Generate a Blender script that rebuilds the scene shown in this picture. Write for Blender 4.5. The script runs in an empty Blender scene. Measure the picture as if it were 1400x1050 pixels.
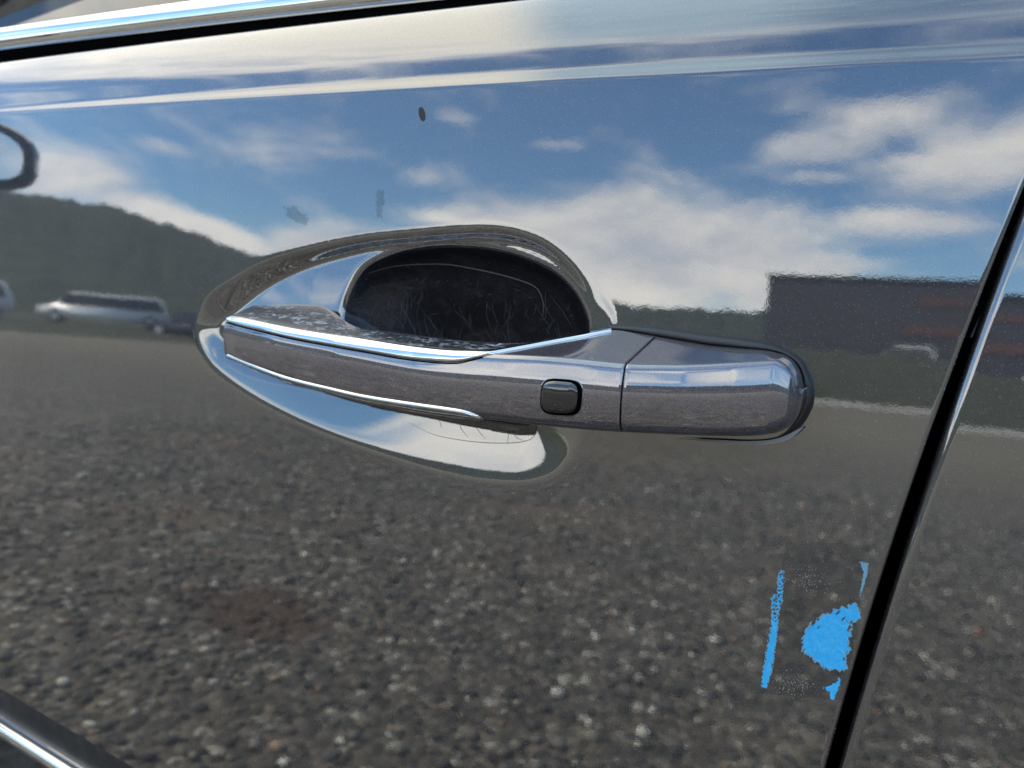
import bpy, bmesh, math, random
import numpy as np
from math import radians, degrees, sin, cos, tan, pi, atan2
from mathutils import Vector, Matrix, noise
from mathutils.bvhtree import BVHTree
SC = bpy.context.scene
COL = SC.collection
rng = np.random.default_rng(7); random.seed(7)

# ------------------------------------------------------------------ camera
F = 1018.0; YAW = radians(27); ROLL = radians(5.6); PITCH = radians(-1.0); D = .27
CAM = np.array([0, -D, 0.])
_f = np.array([-sin(YAW)*cos(PITCH), cos(YAW)*cos(PITCH), sin(PITCH)])
_r = np.array([cos(YAW), sin(YAW), 0.]); _u = np.cross(_r, _f)
RT = _r*cos(ROLL)+_u*sin(ROLL); UP = -_r*sin(ROLL)+_u*cos(ROLL); FW = _f
cd = bpy.data.cameras.new('camera'); cam = bpy.data.objects.new('camera', cd); COL.objects.link(cam)
cd.sensor_width = 36; cd.lens = 36*F/1400; cd.clip_start = .005; cd.clip_end = 3000
M = Matrix.Identity(4)
for i in range(3):
    M[i][0] = RT[i]; M[i][1] = UP[i]; M[i][2] = -FW[i]; M[i][3] = CAM[i]
cam.matrix_world = M
cd.dof.use_dof = True; cd.dof.focus_distance = .275; cd.dof.aperture_fstop = 13
SC.camera = cam
SC.render.resolution_x = 1024; SC.render.resolution_y = 768
SC.view_settings.view_transform = 'Standard'; SC.view_settings.look = 'None'
SC.view_settings.exposure = 1.3; SC.view_settings.gamma = 1
SC.cycles.max_bounces = 10; SC.cycles.glossy_bounces = 6

# ------------------------------------------------------------------ node helpers
class N:
    def __init__(s, nt): s.nt = nt
    def n(s, t, **k):
        o = s.nt.nodes.new(t)
        for a, b in k.items(): setattr(o, a, b)
        return o
    def l(s, a, b): s.nt.links.new(a, b)
    def put(s, inp, v):
        if hasattr(v, 'is_output') or isinstance(v, bpy.types.NodeSocket): s.l(v, inp)
        else: inp.default_value = v
    def m(s, op, a, b=0., c=0., clamp=False):
        o = s.n('ShaderNodeMath', operation=op, use_clamp=clamp)
        s.put(o.inputs[0], a); s.put(o.inputs[1], b); s.put(o.inputs[2], c)
        return o.outputs[0]
    def noise(s, vec, scale, detail=4, rough=.5, dist=0., dims='3D'):
        o = s.n('ShaderNodeTexNoise', noise_dimensions=dims)
        if vec is not None: s.l(vec, o.inputs['Vector'])
        o.inputs['Scale'].default_value = scale; o.inputs['Detail'].default_value = detail
        o.inputs['Roughness'].default_value = rough; o.inputs['Distortion'].default_value = dist
        return o
    def smooth(s, x, a, b):
        o = s.n('ShaderNodeMapRange', interpolation_type='SMOOTHSTEP')
        s.put(o.inputs[0], x); o.inputs[1].default_value = a; o.inputs[2].default_value = b
        return o.outputs[0]
    def mix(s, f, a, b):
        o = s.n('ShaderNodeMix', data_type='RGBA')
        s.put(o.inputs[0], f); s.put(o.inputs[6], a); s.put(o.inputs[7], b)
        return o.outputs[2]
    def comb(s, x, y, z):
        o = s.n('ShaderNodeCombineXYZ'); s.put(o.inputs[0], x); s.put(o.inputs[1], y); s.put(o.inputs[2], z)
        return o.outputs[0]

# ------------------------------------------------------------------ sky and sun
SUN_EL = radians(50); SUN_AZ = radians(-48)         # azimuth from +Y (behind the car) towards +X
sun_dir = Vector((sin(SUN_AZ)*cos(SUN_EL), cos(SUN_AZ)*cos(SUN_EL), sin(SUN_EL)))
W = bpy.data.worlds.new('World'); SC.world = W; W.use_nodes = True
w = N(W.node_tree); W.node_tree.nodes.clear()
sky = w.n('ShaderNodeTexSky', sky_type='NISHITA'); sky.sun_disc = False
sky.sun_elevation = SUN_EL; sky.sun_rotation = SUN_AZ; sky.ozone_density = 1.6; sky.air_density = 1.0; sky.dust_density = .2
tc = w.n('ShaderNodeTexCoord'); sep = w.n('ShaderNodeSeparateXYZ'); w.l(tc.outputs['Generated'], sep.inputs[0])
el = w.m('MULTIPLY', w.m('ARCSINE', sep.outputs[2]), 57.2958)
az = w.m('MULTIPLY', w.m('ARCTAN2', sep.outputs[0], w.m('MULTIPLY', sep.outputs[1], -1.)), 57.2958)
v2 = w.comb(w.m('MULTIPLY', az, .6), w.m('MULTIPLY', el, 1.5), 0.)
nA = w.noise(v2, .055, 3, .5); nB = w.noise(v2, .16, 6, .6, .4)
dA = w.m('MULTIPLY', w.m('SUBTRACT', nA.outputs[0], .5), 9.)
nsep = w.n('ShaderNodeSeparateColor'); w.l(nA.outputs['Color'], nsep.inputs[0])
dB = w.m('MULTIPLY', w.m('SUBTRACT', nsep.outputs[2], .5), 3.)
azd = w.m('ADD', az, dA); eld = w.m('ADD', el, dB)
CLOUDS = [  # azimuth, elevation, half width, half height, tilt, weight
    (-19.5, 8.2, 15.5, 5.2, 0, 1.35), (-31, 6.0, 14, 3.4, 0, 1.2), (-41, 5.6, 8, 3.0, 0, 1.1), (-9, 6.0, 6, 3.2, 0, .9),
    (-61, 9.4, 6.5, 2.2, .0, .95), (-55.5, 8.2, 7, 1.6, -.2, .95), (-48, 6.6, 8, 1.5, -.22, .95), (-55, 12.6, 3.0, .7, -.1, .6),
    (-34.5, 13.8, 4.0, 2.0, .2, .62), (-31.5, 10.8, 5.5, 1.5, .1, .75), (-35, 18.0, 2.6, 1.0, 0, .55), (-26, 17.0, 4.5, .9, .05, .45),
    (-43, 18.0, 2.4, .7, 0, .3), (-39, 12.0, 3.5, .8, 0, .35),
    (-3, 18.8, 9.5, 3.0, .08, .62), (5.5, 16.4, 8, 3.6, .12, .8), (-6.5, 15.2, 4, .9, 0, .6), (-1, 11.6, 8, 1.5, 0, .7),
    (9, 10.2, 5, 1.2, 0, .5), (-4, 8.9, 4, 1.1, 0, .6), (20, 13, 10, 5, .1, .9), (38, 20, 14, 5, .1, .8)]
tot = None
for a, e, ra, re, tl, wt in CLOUDS:
    x = w.m('DIVIDE', w.m('SUBTRACT', azd, a), ra)
    yb = w.m('SUBTRACT', eld, e)
    if tl: yb = w.m('SUBTRACT', yb, w.m('MULTIPLY', w.m('SUBTRACT', azd, a), tl))
    y = w.m('DIVIDE', yb, re)
    r2 = w.m('ADD', w.m('MULTIPLY', x, x), w.m('MULTIPLY', y, y))
    g = w.m('MULTIPLY', w.m('EXPONENT', w.m('MULTIPLY', r2, -.9)), wt)
    tot = g if tot is None else w.m('MAXIMUM', tot, g)
# high cloud: thick to the front of the car, a thin veil towards the rear, drifting over the whole upper sky
v3 = w.n('ShaderNodeMapping'); w.l(tc.outputs['Generated'], v3.inputs[0]); v3.inputs[3].default_value = (1., 1.6, 2.2)
nC = w.noise(v3.outputs[0], 1.6, 3, .45, .4)
el2 = w.m('ADD', el, w.m('MULTIPLY', w.smooth(sep.outputs[0], -.45, -.75), 5.))
high = w.m('MULTIPLY', w.smooth(el2, 24., 40.), w.m('ADD', w.m('MULTIPLY', w.smooth(sep.outputs[0], -.39, -.48), .55), w.m('ADD', w.m('MULTIPLY', w.smooth(sep.outputs[0], .02, -.22), .28), .54)))
gen = w.m('MULTIPLY', w.smooth(el, -2., 8.), .27)
behind = w.m('MULTIPLY', w.smooth(sep.outputs[1], -.1, .5), .45)
tot = w.m('MAXIMUM', tot, w.m('MAXIMUM', high, w.m('MAXIMUM', behind, gen)))
lowk = w.m('ADD', w.m('MULTIPLY', w.smooth(el, 40., 24.), .8), .2)
fld = w.m('ADD', tot, w.m('ADD', w.m('MULTIPLY', w.m('MULTIPLY', w.m('SUBTRACT', nB.outputs[0], .5), 1.45), lowk), w.m('MULTIPLY', w.m('SUBTRACT', nC.outputs[0], .5), .5)))
cov = w.smooth(fld, .22, .86)
shade = w.smooth(w.noise(v2, .11, 5, .6, .3).outputs[0], .3, .68)
ccol = w.mix(shade, (6.2, 6.6, 7.4, 1), (11.5, 11.0, 9.9, 1))
hz_ = w.m('MULTIPLY', w.smooth(el, 10., -1.), .30)
tn = w.n('ShaderNodeMix', data_type='RGBA', blend_type='MULTIPLY'); tn.inputs[0].default_value = 1; w.l(sky.outputs[0], tn.inputs[6]); tn.inputs[7].default_value = (.74, 1.0, 1.16, 1)
skyc = w.mix(hz_, tn.outputs[2], (5.5, 6.4, 7.6, 1))
ccol = w.mix(w.smooth(el, 25., 50.), ccol, w.mix(w.smooth(sep.outputs[0], -.47, -.36), (10.4, 9.9, 8.5, 1), (4.6, 6.1, 7.1, 1)))
c = w.mix(w.m('MULTIPLY', cov, .93), skyc, ccol)
bg = w.n('ShaderNodeBackground'); w.l(c, bg.inputs[0]); bg.inputs[1].default_value = .11
wo = w.n('ShaderNodeOutputWorld'); w.l(bg.outputs[0], wo.inputs[0])
sd = bpy.data.lights.new('sun', 'SUN'); so = bpy.data.objects.new('sun', sd); COL.objects.link(so)
sd.energy = 2.6; sd.angle = radians(.6); sd.color = (1, .92, .80)
so.rotation_euler = sun_dir.to_track_quat('Z', 'Y').to_euler()

# ------------------------------------------------------------------ object helpers
def link(name, me, mat=None, parent=None, smooth=True):
    o = bpy.data.objects.new(name, me); COL.objects.link(o)
    if mat: me.materials.append(mat)
    if smooth and len(me.polygons): me.polygons.foreach_set('use_smooth', np.ones(len(me.polygons), bool))
    if parent: o.parent = parent
    return o
def mesh_np(name, V, Q):
    V = np.asarray(V, np.float32).reshape(-1, 3); Q = np.asarray(Q, np.int32); k = Q.shape[1]
    me = bpy.data.meshes.new(name)
    me.vertices.add(len(V)); me.vertices.foreach_set('co', V.ravel())
    me.loops.add(Q.size); me.loops.foreach_set('vertex_index', Q.ravel())
    me.polygons.add(len(Q)); me.polygons.foreach_set('loop_start', np.arange(len(Q))*k)
    me.update(calc_edges=True); me.validate()
    return me
def mesh_py(name, V, Fc):
    me = bpy.data.meshes.new(name); me.from_pydata([tuple(v) for v in V], [], Fc); me.update(); return me
def gridq(nu, nv, closed_v=False, flip=False):
    i = np.arange(nu-1)[:, None]; j = np.arange(nv if closed_v else nv-1)[None, :]
    j2 = (j+1) % nv
    a = i*nv+j; b = i*nv+j2; c_ = (i+1)*nv+j2; d_ = (i+1)*nv+j
    q = np.stack([a, b, c_, d_], -1).reshape(-1, 4)
    return q[:, ::-1] if flip else q
def empty(name, loc=(0, 0, 0)):
    o = bpy.data.objects.new(name, None); o.empty_display_size = .1; COL.objects.link(o); o.location = loc; return o
def tag(o, label, cat, group=None, kind=None):
    if label: o['label'] = label
    if cat: o['category'] = cat
    if group: o['group'] = group
    if kind: o['kind'] = kind
    return o
def bm_mesh(name, bm):
    bmesh.ops.recalc_face_normals(bm, faces=bm.faces)
    me = bpy.data.meshes.new(name); bm.to_mesh(me); bm.free(); return me
def ray(px, py): return FW+RT*((px-700)/F)-UP*((py-525)/F)
def P(px, py, y=0.):
    d = ray(px, py); t = (y-CAM[1])/d[1]; return CAM+d*t

# ------------------------------------------------------------------ materials
def mat(name):
    m = bpy.data.materials.new(name); m.use_nodes = True
    n = N(m.node_tree); b = m.node_tree.nodes['Principled BSDF']
    return m, n, b
def simple(name, col, rough=.5, metal=0., **k):
    m, n, b = mat(name)
    b.inputs['Base Color'].default_value = (*col, 1); b.inputs['Roughness'].default_value = rough; b.inputs['Metallic'].default_value = metal
    for a, v in k.items(): b.inputs[a.replace('_', ' ')].default_value = v
    return m, n, b
def paint(name, dirty=0., warm=0, pocket_shade=0):
    m, n, b = mat(name)
    g = n.n('ShaderNodeNewGeometry'); pos = g.outputs['Position']
    fl = n.n('ShaderNodeTexVoronoi'); n.l(pos, fl.inputs['Vector']); fl.inputs['Scale'].default_value = 4200
    fs = n.n('ShaderNodeSeparateColor'); n.l(fl.outputs['Color'], fs.inputs[0])
    base = n.mix(fs.outputs[0], (.012, .012, .014, 1), (.052, .048, .052, 1))
    if warm: base = n.mix(fs.outputs[0], (.040, .032, .041, 1), (.168, .138, .165, 1))
    base = n.mix(n.smooth(fs.outputs[1], .975, .995), base, (.16, .155, .17, 1))
    # specks of dust baked on to the clear coat
    dn = n.n('ShaderNodeTexVoronoi'); n.l(pos, dn.inputs['Vector']); dn.inputs['Scale'].default_value = 75
    ds = n.n('ShaderNodeSeparateColor'); n.l(dn.outputs['Color'], ds.inputs[0])
    spot = n.m('MULTIPLY', n.smooth(dn.outputs['Distance'], .034, .016), n.smooth(ds.outputs[0], .72, .74))
    film = n.m('MULTIPLY', n.smooth(n.noise(pos, 9, 5, .6, .5).outputs[0], .40, .75), .10+dirty)
    base = n.mix(film, base, (.20, .19, .17, 1))
    base = n.mix(n.m('MULTIPLY', spot, .55), base, (.45, .44, .42, 1))
    n.l(base, b.inputs['Base Color'])
    if pocket_shade:  # dark of the hand pocket put into a darker base and weaker coat
        at = n.n('ShaderNodeAttribute'); at.attribute_name = 'pocket_shade'
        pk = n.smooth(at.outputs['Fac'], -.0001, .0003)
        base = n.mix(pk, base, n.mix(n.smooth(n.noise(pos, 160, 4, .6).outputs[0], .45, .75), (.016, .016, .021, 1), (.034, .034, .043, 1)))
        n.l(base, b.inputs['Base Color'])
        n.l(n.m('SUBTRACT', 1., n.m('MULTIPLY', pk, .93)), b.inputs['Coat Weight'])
    b.inputs['Metallic'].default_value = .55; b.inputs['Roughness'].default_value = .42
    # each flake lies at its own small angle under the clear coat
    nm = n.n('ShaderNodeVectorMath', operation='SCALE'); sub = n.n('ShaderNodeVectorMath', operation='SUBTRACT')
    n.l(fl.outputs['Color'], sub.inputs[0]); sub.inputs[1].default_value = (.5, .5, .5)
    n.l(sub.outputs[0], nm.inputs[0]); nm.inputs[3].default_value = .35
    ad = n.n('ShaderNodeVectorMath', operation='ADD'); n.l(g.outputs['Normal'], ad.inputs[0]); n.l(nm.outputs[0], ad.inputs[1])
    no = n.n('ShaderNodeVectorMath', operation='NORMALIZE'); n.l(ad.outputs[0], no.inputs[0]); n.l(no.outputs[0], b.inputs['Normal'])
    if not pocket_shade: b.inputs['Coat Weight'].default_value = 1
    b.inputs['Coat IOR'].default_value = 2.7
    n.l(n.m('ADD', n.m('MULTIPLY', film, .10), .035 if warm else .012), b.inputs['Coat Roughness'])
    op = n.noise(pos, 420, 3, .55); op2 = n.noise(pos, 1600, 2, .5); op3 = n.noise(pos, 45, 2, .5)
    h = n.m('ADD', n.m('MULTIPLY', op.outputs[0], 4.0e-6), n.m('ADD', n.m('MULTIPLY', op2.outputs[0], 1.6e-6), n.m('MULTIPLY', op3.outputs[0], 1.2e-5)))
    h = n.m('ADD', h, n.m('MULTIPLY', spot, 4e-5))
    bp = n.n('ShaderNodeBump'); bp.inputs['Distance'].default_value = 1.; n.l(h, bp.inputs['Height'])
    n.l(bp.outputs[0], b.inputs['Coat Normal'])
    return m
PAINT = paint('grey_metallic_paint'); PAINTD = paint('grey_metallic_paint_door', pocket_shade=1); PAINT2 = paint('grey_metallic_paint_handle', .03, 1)
def chrome_mat():
    m, n, b = simple('chrome', (.80, .80, .79), .05, 1.)
    g = n.n('ShaderNodeNewGeometry')
    n1 = n.noise(g.outputs['Position'], 90, 4, .6); n2 = n.noise(g.outputs['Position'], 1200, 2, .5)
    n.l(n.m('ADD', n.m('MULTIPLY', n.smooth(n1.outputs[0], .5, .8), .12), .035), b.inputs['Roughness'])
    bp = n.n('ShaderNodeBump'); bp.inputs['Distance'].default_value = 1; n.l(n.m('MULTIPLY', n2.outputs[0], 1.5e-6), bp.inputs['Height']); n.l(bp.outputs[0], b.inputs['Normal'])
    return m
CHROME = chrome_mat()
def top_mat():
    m, n, b = simple('weathered_dark_chrome', (.2, .2, .22), .3, .7)
    g = n.n('ShaderNodeNewGeometry'); p = g.outputs['Position']
    mp = n.n('ShaderNodeMapping'); n.l(p, mp.inputs[0]); mp.inputs[3].default_value = (1, 2.2, 2.2)
    a = n.noise(mp.outputs[0], 170, 6, .7, 1.2); d = n.noise(mp.outputs[0], 55, 5, .65, .8)
    k = n.m('MULTIPLY', n.smooth(a.outputs[0], .47, .62), n.smooth(d.outputs[0], .42, .62))
    n.l(n.mix(k, (.10, .105, .125, 1), (.62, .66, .69, 1)), b.inputs['Base Color'])
    n.l(n.m('ADD', n.m('MULTIPLY', k, .4), .26), b.inputs['Roughness']); n.l(n.m('SUBTRACT', .75, n.m('MULTIPLY', k, .7)), b.inputs['Metallic'])
    bp = n.n('ShaderNodeBump'); bp.inputs['Distance'].default_value = 1; n.l(n.m('MULTIPLY', a.outputs[0], 6e-5), bp.inputs['Height']); n.l(bp.outputs[0], b.inputs['Normal'])
    return m
TOPM = top_mat()
RUBBER, _, _ = simple('black_rubber', (.012, .012, .013), .38, 0, Specular_IOR_Level=.45)
BACKM, _, _ = simple('black_grip_lining', (.008, .008, .009), .6, 0, Specular_IOR_Level=.3)
MATTE, _, _ = simple('black_void', (.003, .003, .003), .9, 0, Specular_IOR_Level=.0)
GLOSSB, _, _ = simple('gloss_black_plastic', (.012, .013, .014), .06, 0, Coat_Weight=1., Coat_IOR=1.7, Coat_Roughness=.02)
GLASS, _, _ = simple('tinted_glass', (.02, .024, .022), .03, 0, Specular_IOR_Level=.7)
MIRROR, _, _ = simple('mirror_silver', (.8, .82, .82), .03, 1.)

# ------------------------------------------------------------------ door skin as one continuous pressed sheet
def crease_z(X): return .1110-.0402*X
vt = np.arange(-.62, .060, .0001)
al = np.interp(vt, [-.62, -.44, -.397, -.376, -.352, 0, .002, .013, .019, .034, .0395, .043, .06],
                   [-4, -4, -4.5, -4, -3.2, .1, 4.2, 4.4, 11, 25, 34, 68, 82])
al = al+19*np.exp(-((vt-.0035)/.0019)**2)
kk = np.exp(-(np.arange(-16, 17)/7.)**2); kk /= kk.sum()
al = np.convolve(np.pad(al, 16, mode='edge'), kk, 'valid')
yt = np.cumsum(np.tan(np.radians(al)))*.0001; yt -= np.interp(-.12, vt, yt)
def base_y(X, Z):
    return np.interp(Z-crease_z(X), vt, yt) + (X+.15)**2/30.

def catmull(pts, n=10, closed=True):
    p = np.array(pts, float); out = []
    m_ = len(p)
    for i in range(m_ if closed else m_-1):
        g = (lambda k: p[k % m_]) if closed else (lambda k: p[min(max(k, 0), m_-1)])
        p0, p1, p2, p3 = g(i-1), g(i), g(i+1), g(i+2)
        for k in range(n):
            t = k/n
            out.append(.5*((2*p1)+(-p0+p2)*t+(2*p0-5*p1+4*p2-p3)*t*t+(-p0+3*p1-3*p2+p3)*t**3))
    if not closed: out.append(p[-1])
    return np.array(out)
RIM = [(268, 455), (271, 430), (284, 405), (312, 385), (360, 360), (430, 341), (500, 328), (560, 322), (620, 317), (660, 316), (700, 320), (740, 334),
       (772, 359), (795, 390), (808, 420), (820, 440), (822, 470), (820, 510), (808, 550), (798, 580), (788, 608), (776, 628), (757, 645), (730, 655), (700, 658),
       (650, 654), (590, 641), (520, 618), (450, 592), (390, 565), (340, 537), (300, 508), (280, 485)]
rim3 = np.array([P(*p)[[0, 2]] for p in RIM]); RIMC = catmull(rim3, 8)
def sdf(X, Z, poly):
    A = poly; B = np.roll(poly, -1, 0)
    d2 = np.full(X.shape, 1e9); ins = np.zeros(X.shape, bool)
    for (ax, az_), (bx, bz) in zip(A, B):
        ex, ez = bx-ax, bz-az_; wx, wz = X-ax, Z-az_
        t = np.clip((wx*ex+wz*ez)/(ex*ex+ez*ez), 0, 1)
        d2 = np.minimum(d2, (wx-t*ex)**2+(wz-t*ez)**2)
        cnd = (az_ > Z) != (bz > Z)
        if ez != 0: ins ^= cnd & (X < ex*(Z-az_)/ez+ax)
    return np.where(ins, 1, -1)*np.sqrt(d2)
INNER = [(484, 412), (503, 372), (540, 351), (585, 342), (640, 340), (700, 348), (756, 370), (788, 397), (805, 425), (812, 455), (805, 500), (780, 530), (720, 548), (640, 548), (560, 530), (500, 490), (482, 450)]
in3 = np.array([P(*p, .007)[[0, 2]] for p in INNER]); INC = catmull(in3, 8)
VAL = [(300, 430), (310, 425), (350, 404), (400, 380), (430, 366), (500, 344), (560, 337), (640, 334), (700, 337)]
val3 = np.array([P(*p, .003)[[0, 2]] for p in VAL])
in_c = np.array([P(640, 470, .01)[0], -.006])
_ang = np.arctan2(INC[:, 1]-in_c[1], INC[:, 0]-in_c[0]); _rad = np.hypot(INC[:, 1]-in_c[1], INC[:, 0]-in_c[0]); _o = np.argsort(_ang)
def sstep(x, a, b):
    t = np.clip((x-a)/(b-a), 0, 1); return t*t*(3-2*t)
def bowl(X, Z):
    d = sdf(X, Z, RIMC)
    up = sstep(Z, -.018, .006)
    lo = .22-.06*sstep(X, -.24, -.16); slope = lo+(.26+.60*sstep(X, -.31, -.22)-lo)*up
    ks = .0012-.0005*up; dd = ks*np.logaddexp(0, (d+.0002)/ks)      # rounded shoulder at the rim
    wall = slope*dd
    dv = .0040-.0012*sstep(X, -.24, -.18)
    zv = np.interp(X, val3[:, 0], val3[:, 1])
    fu = dv+.135*(Z-zv); fu = .0005*np.logaddexp(0, fu/.0005)
    s_ = sstep(Z, -.008, .009); fl = fu*s_+.0055*(1-s_)
    k = .00025; y = -k*np.logaddexp(-wall/k, -fl/k)+k*math.log(2)*np.exp(-np.abs(wall-fl)/k)*0
    y = np.where(d < -.006, 0, y)
    th = np.arctan2(Z-in_c[1], X-in_c[0]); rb = np.interp(th, _ang[_o], _rad[_o], period=2*pi)
    rho = np.hypot(Z-in_c[1], X-in_c[0])/rb
    q_ = .012*np.logaddexp(0, (1-rho)/.012)
    g = .0080*(1-np.exp(-q_/.06))+.0205*(1-np.maximum(0, 1-q_)**1.5)
    return y+g*np.where(rho < 1.6, 1, 0)
def smooth_field(A, n, kz):
    for _ in range(n):
        A = np.pad(A, 1, mode='edge'); A = (A[:-2, 1:-1]+A[2:, 1:-1]+A[1:-1, :-2]+A[1:-1, 2:]+4*A[1:-1, 1:-1])/8
    return A
# bowl depth on a fine regular grid, interpolated bicubically wherever it is needed
BS = .0005; bx = np.arange(-.36, -.05, BS); bz = np.arange(-.075, .085, BS)
BX, BZ = np.meshgrid(bx, bz, indexing='ij')
BY = smooth_field(bowl(BX, BZ), 3, 0)
def bilerp(A, X, Z):
    fx = np.clip((X-bx[0])/BS, 1, len(bx)-3.001); fz = np.clip((Z-bz[0])/BS, 1, len(bz)-3.001)
    i = fx.astype(int); j = fz.astype(int); u = fx-i; v = fz-j
    def cub(t): return [(-t+2*t*t-t**3)/2, (2-5*t*t+3*t**3)/2, (t+4*t*t-3*t**3)/2, (-t*t+t**3)/2]
    cu, cv = cub(u), cub(v); out = 0
    for a in range(4):
        for b_ in range(4): out = out+cu[a]*cv[b_]*A[i+a-1, j+b_-1]
    return out
def door_y(X, Z): return base_y(X, Z)+bilerp(BY, X, Z)

def axis(breaks):   # [(start, step), ...,(end,None)]
    out = []
    for (a, st), (b_, _) in zip(breaks, breaks[1:]):
        n = max(1, int(round((b_-a)/st))); out += list(np.linspace(a, b_, n, endpoint=False))
    out.append(breaks[-1][0]); return np.array(out)
GL = [P(1343, 400), P(1305, 494), P(1266, 620), P(1192, 825), P(1130, 1050)]
GR = [P(1361, 400), P(1329, 494), P(1285, 620), P(1220, 825), P(1153, 1050)]
pl = np.polyfit([g[2] for g in GL], [g[0] for g in GL], 2); pr = np.polyfit([g[2] for g in GR], [g[0] for g in GR], 2)
def edgeX(pf, Z):
    Z0 = np.clip(Z, -.13, .14); e = np.polyval(pf, Z0); de = np.polyval(np.polyder(pf), Z0); return e+de*(Z-Z0)
vax = axis([(-.60, .01), (-.40, .002), (-.33, .003), (-.17, .0011), (-.045, .0011), (-.004, .0004), (.012, .0008), (.0545, None)])
def skin(sax, pf, side, tilt=0.):
    # side=-1: sheet extends to -X from its edge (front door), +1: rear door
    r = .0014 if side < 0 else .0032
    S_, V_ = np.meshgrid(sax, vax, indexing='ij')
    X = S_.copy(); Z = V_+.111
    for _ in range(4):
        X = edgeX(pf, Z)+S_; Z = V_+crease_z(X)
    Y = door_y(X, Z)+tilt*(Z)
    s = np.abs(S_); t = np.clip((r-s)/r, 0, 1)
    Y = Y+r*(1-np.sqrt(np.maximum(0, 1-t*t)))
    if side > 0: Y = Y+.0006
    V = np.stack([X, Y, Z], -1)
    fl = V[-1 if side < 0 else 0].copy(); fls = []
    for k in range(1, 5):
        f2 = fl.copy(); f2[:, 1] += .003*k; fls.append(f2)
    fls = np.array(fls)
    V = np.concatenate([V, fls], 0) if side < 0 else np.concatenate([fls[::-1], V], 0)
    return V
sax = axis([(-1.15, .02), (-.75, .006), (-.45, .003), (-.36, .00085), (-.075, .0012), (-.0035, .0004), (-.0002, .0001), (0., None)])
SV = skin(sax, pl, -1)
DOORQ = gridq(SV.shape[0], SV.shape[1], flip=True)
car = empty('parked_car', (-.15, .45, -.98))
tag(car, 'dark grey metallic car seen close at its front door handle with a torn blue sticker', 'car')
def part(name, me, m, parent=car, smooth=True):
    o = link(name, me, m, None, smooth)
    if parent is not None:
        o.parent = parent; o.matrix_parent_inverse = WI[parent.name] if parent.name in WI else Matrix.Identity(4)
    return o
WI = {car.name: Matrix.Translation(-Vector(car.location))}
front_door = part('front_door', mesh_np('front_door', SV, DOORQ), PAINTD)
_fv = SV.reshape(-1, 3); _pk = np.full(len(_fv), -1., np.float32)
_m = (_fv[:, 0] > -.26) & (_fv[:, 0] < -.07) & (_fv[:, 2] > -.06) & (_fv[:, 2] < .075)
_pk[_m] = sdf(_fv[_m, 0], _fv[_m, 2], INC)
front_door.data.attributes.new('pocket_shade', 'FLOAT', 'POINT').data.foreach_set('value', _pk)
pr[-1] -= .0010
sax2 = axis([(0., .0002), (.001, .0005), (.006, .002), (.1, .008), (.9, None)])
RV = skin(sax2, pr, +1, tilt=.008)
rear_door = part('rear_door', mesh_np('rear_door', RV, gridq(RV.shape[0], RV.shape[1], flip=True)), PAINT)
bvh_door = BVHTree.FromPolygons([Vector(v) for v in SV.reshape(-1, 3).tolist()], DOORQ.tolist())
def hit(bvh, px, py):
    d = Vector(ray(px, py)).normalized(); h = bvh.ray_cast(Vector(CAM), d)
    if h[0] is None: return None, None
    n_ = h[1]
    if n_.dot(d) > 0: n_ = -n_
    return h[0], n_

# ------------------------------------------------------------------ lofted handle
def curve3(pts, yfun, n=6):
    c_ = catmull(pts, n, closed=False); out = []
    for px, py in c_:
        y = -.03
        for _ in range(12):
            p = P(px, py, y); y = .5*y+.5*yfun(p[0])
        out.append(P(px, py, y))
    o = np.array(out); k = np.argsort(o[:, 0]); return o[k]
YF = ([-.30, -.285, -.27, -.24, -.20, -.16, -.12, -.09, -.078, -.06, -.045, -.034, -.029, -.0265, -.0250, -.0240],
      [-.017, -.0195, -.0245, -.0315, -.0370, -.0388, -.0388, -.0376, -.0365, -.0335, -.0300, -.0262, -.0230, -.0190, -.0130, -.0060])
def yf(X): return np.interp(X, *YF)
def yA(X): return np.interp(X, [-.30, -.2345, -.222, -.125, -.098, -.02], [-.0035, -.0035, -.0215, -.0215, -.0050, -.0035])
def curve3y(pts, n=6):
    c_ = catmull(pts, n, False); o = np.array([P(*q) for q in c_]); k = np.argsort(o[:, 0]); return o[k]
A_ = curve3y([(300, 430, -.0035), (318, 424, -.0035), (335, 419, -.0035), (360, 416.5, -.0035), (400, 415, -.0035), (430, 416, -.0038), (446, 419.5, -.006), (458, 426, -.0105), (468, 434, -.0155), (482, 443, -.0195), (500, 448.5, -.0212), (530, 452, -.0215), (560, 456, -.0215), (640, 465, -.0215), (700, 468, -.0205), (745, 466, -.0165), (790, 459, -.0095), (836, 450, -.005), (862, 453, -.004), (889, 457.5, -.0035),
            (960, 470, -.0035), (1009, 475, -.0035), (1045, 478, -.0035), (1068, 483, -.0035), (1082, 490, -.0035), (1091, 500, -.0035), (1097, 513, -.0035), (1099.5, 529, -.0035)])
def yA(X): return np.interp(X, A_[:, 0], A_[:, 1])
R_ = curve3([(300, 432), (308, 433.5), (350, 441), (400, 451), (457, 459.5), (503, 467), (554, 475), (606, 481.5), (640, 484), (680, 485.5), (760, 490), (855, 499), (900, 500), (946, 500), (1018, 496), (1060, 493), (1085, 492), (1099, 500)], lambda X: yf(X)+.003)
E_ = curve3([(300, 489), (312, 494), (350, 509), (407, 529), (450, 541), (500, 553), (577, 566.5), (654, 577), (680, 580), (731, 585.5), (808, 592.5), (855, 595.5), (946, 600), (1000, 601.5), (1030, 601), (1055, 598), (1072, 592), (1084, 582), (1091, 570), (1096, 555), (1099, 534)], lambda X: yf(X)*.86)
def cz(c_, X): return np.interp(X, c_[:, 0], c_[:, 2])
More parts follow.
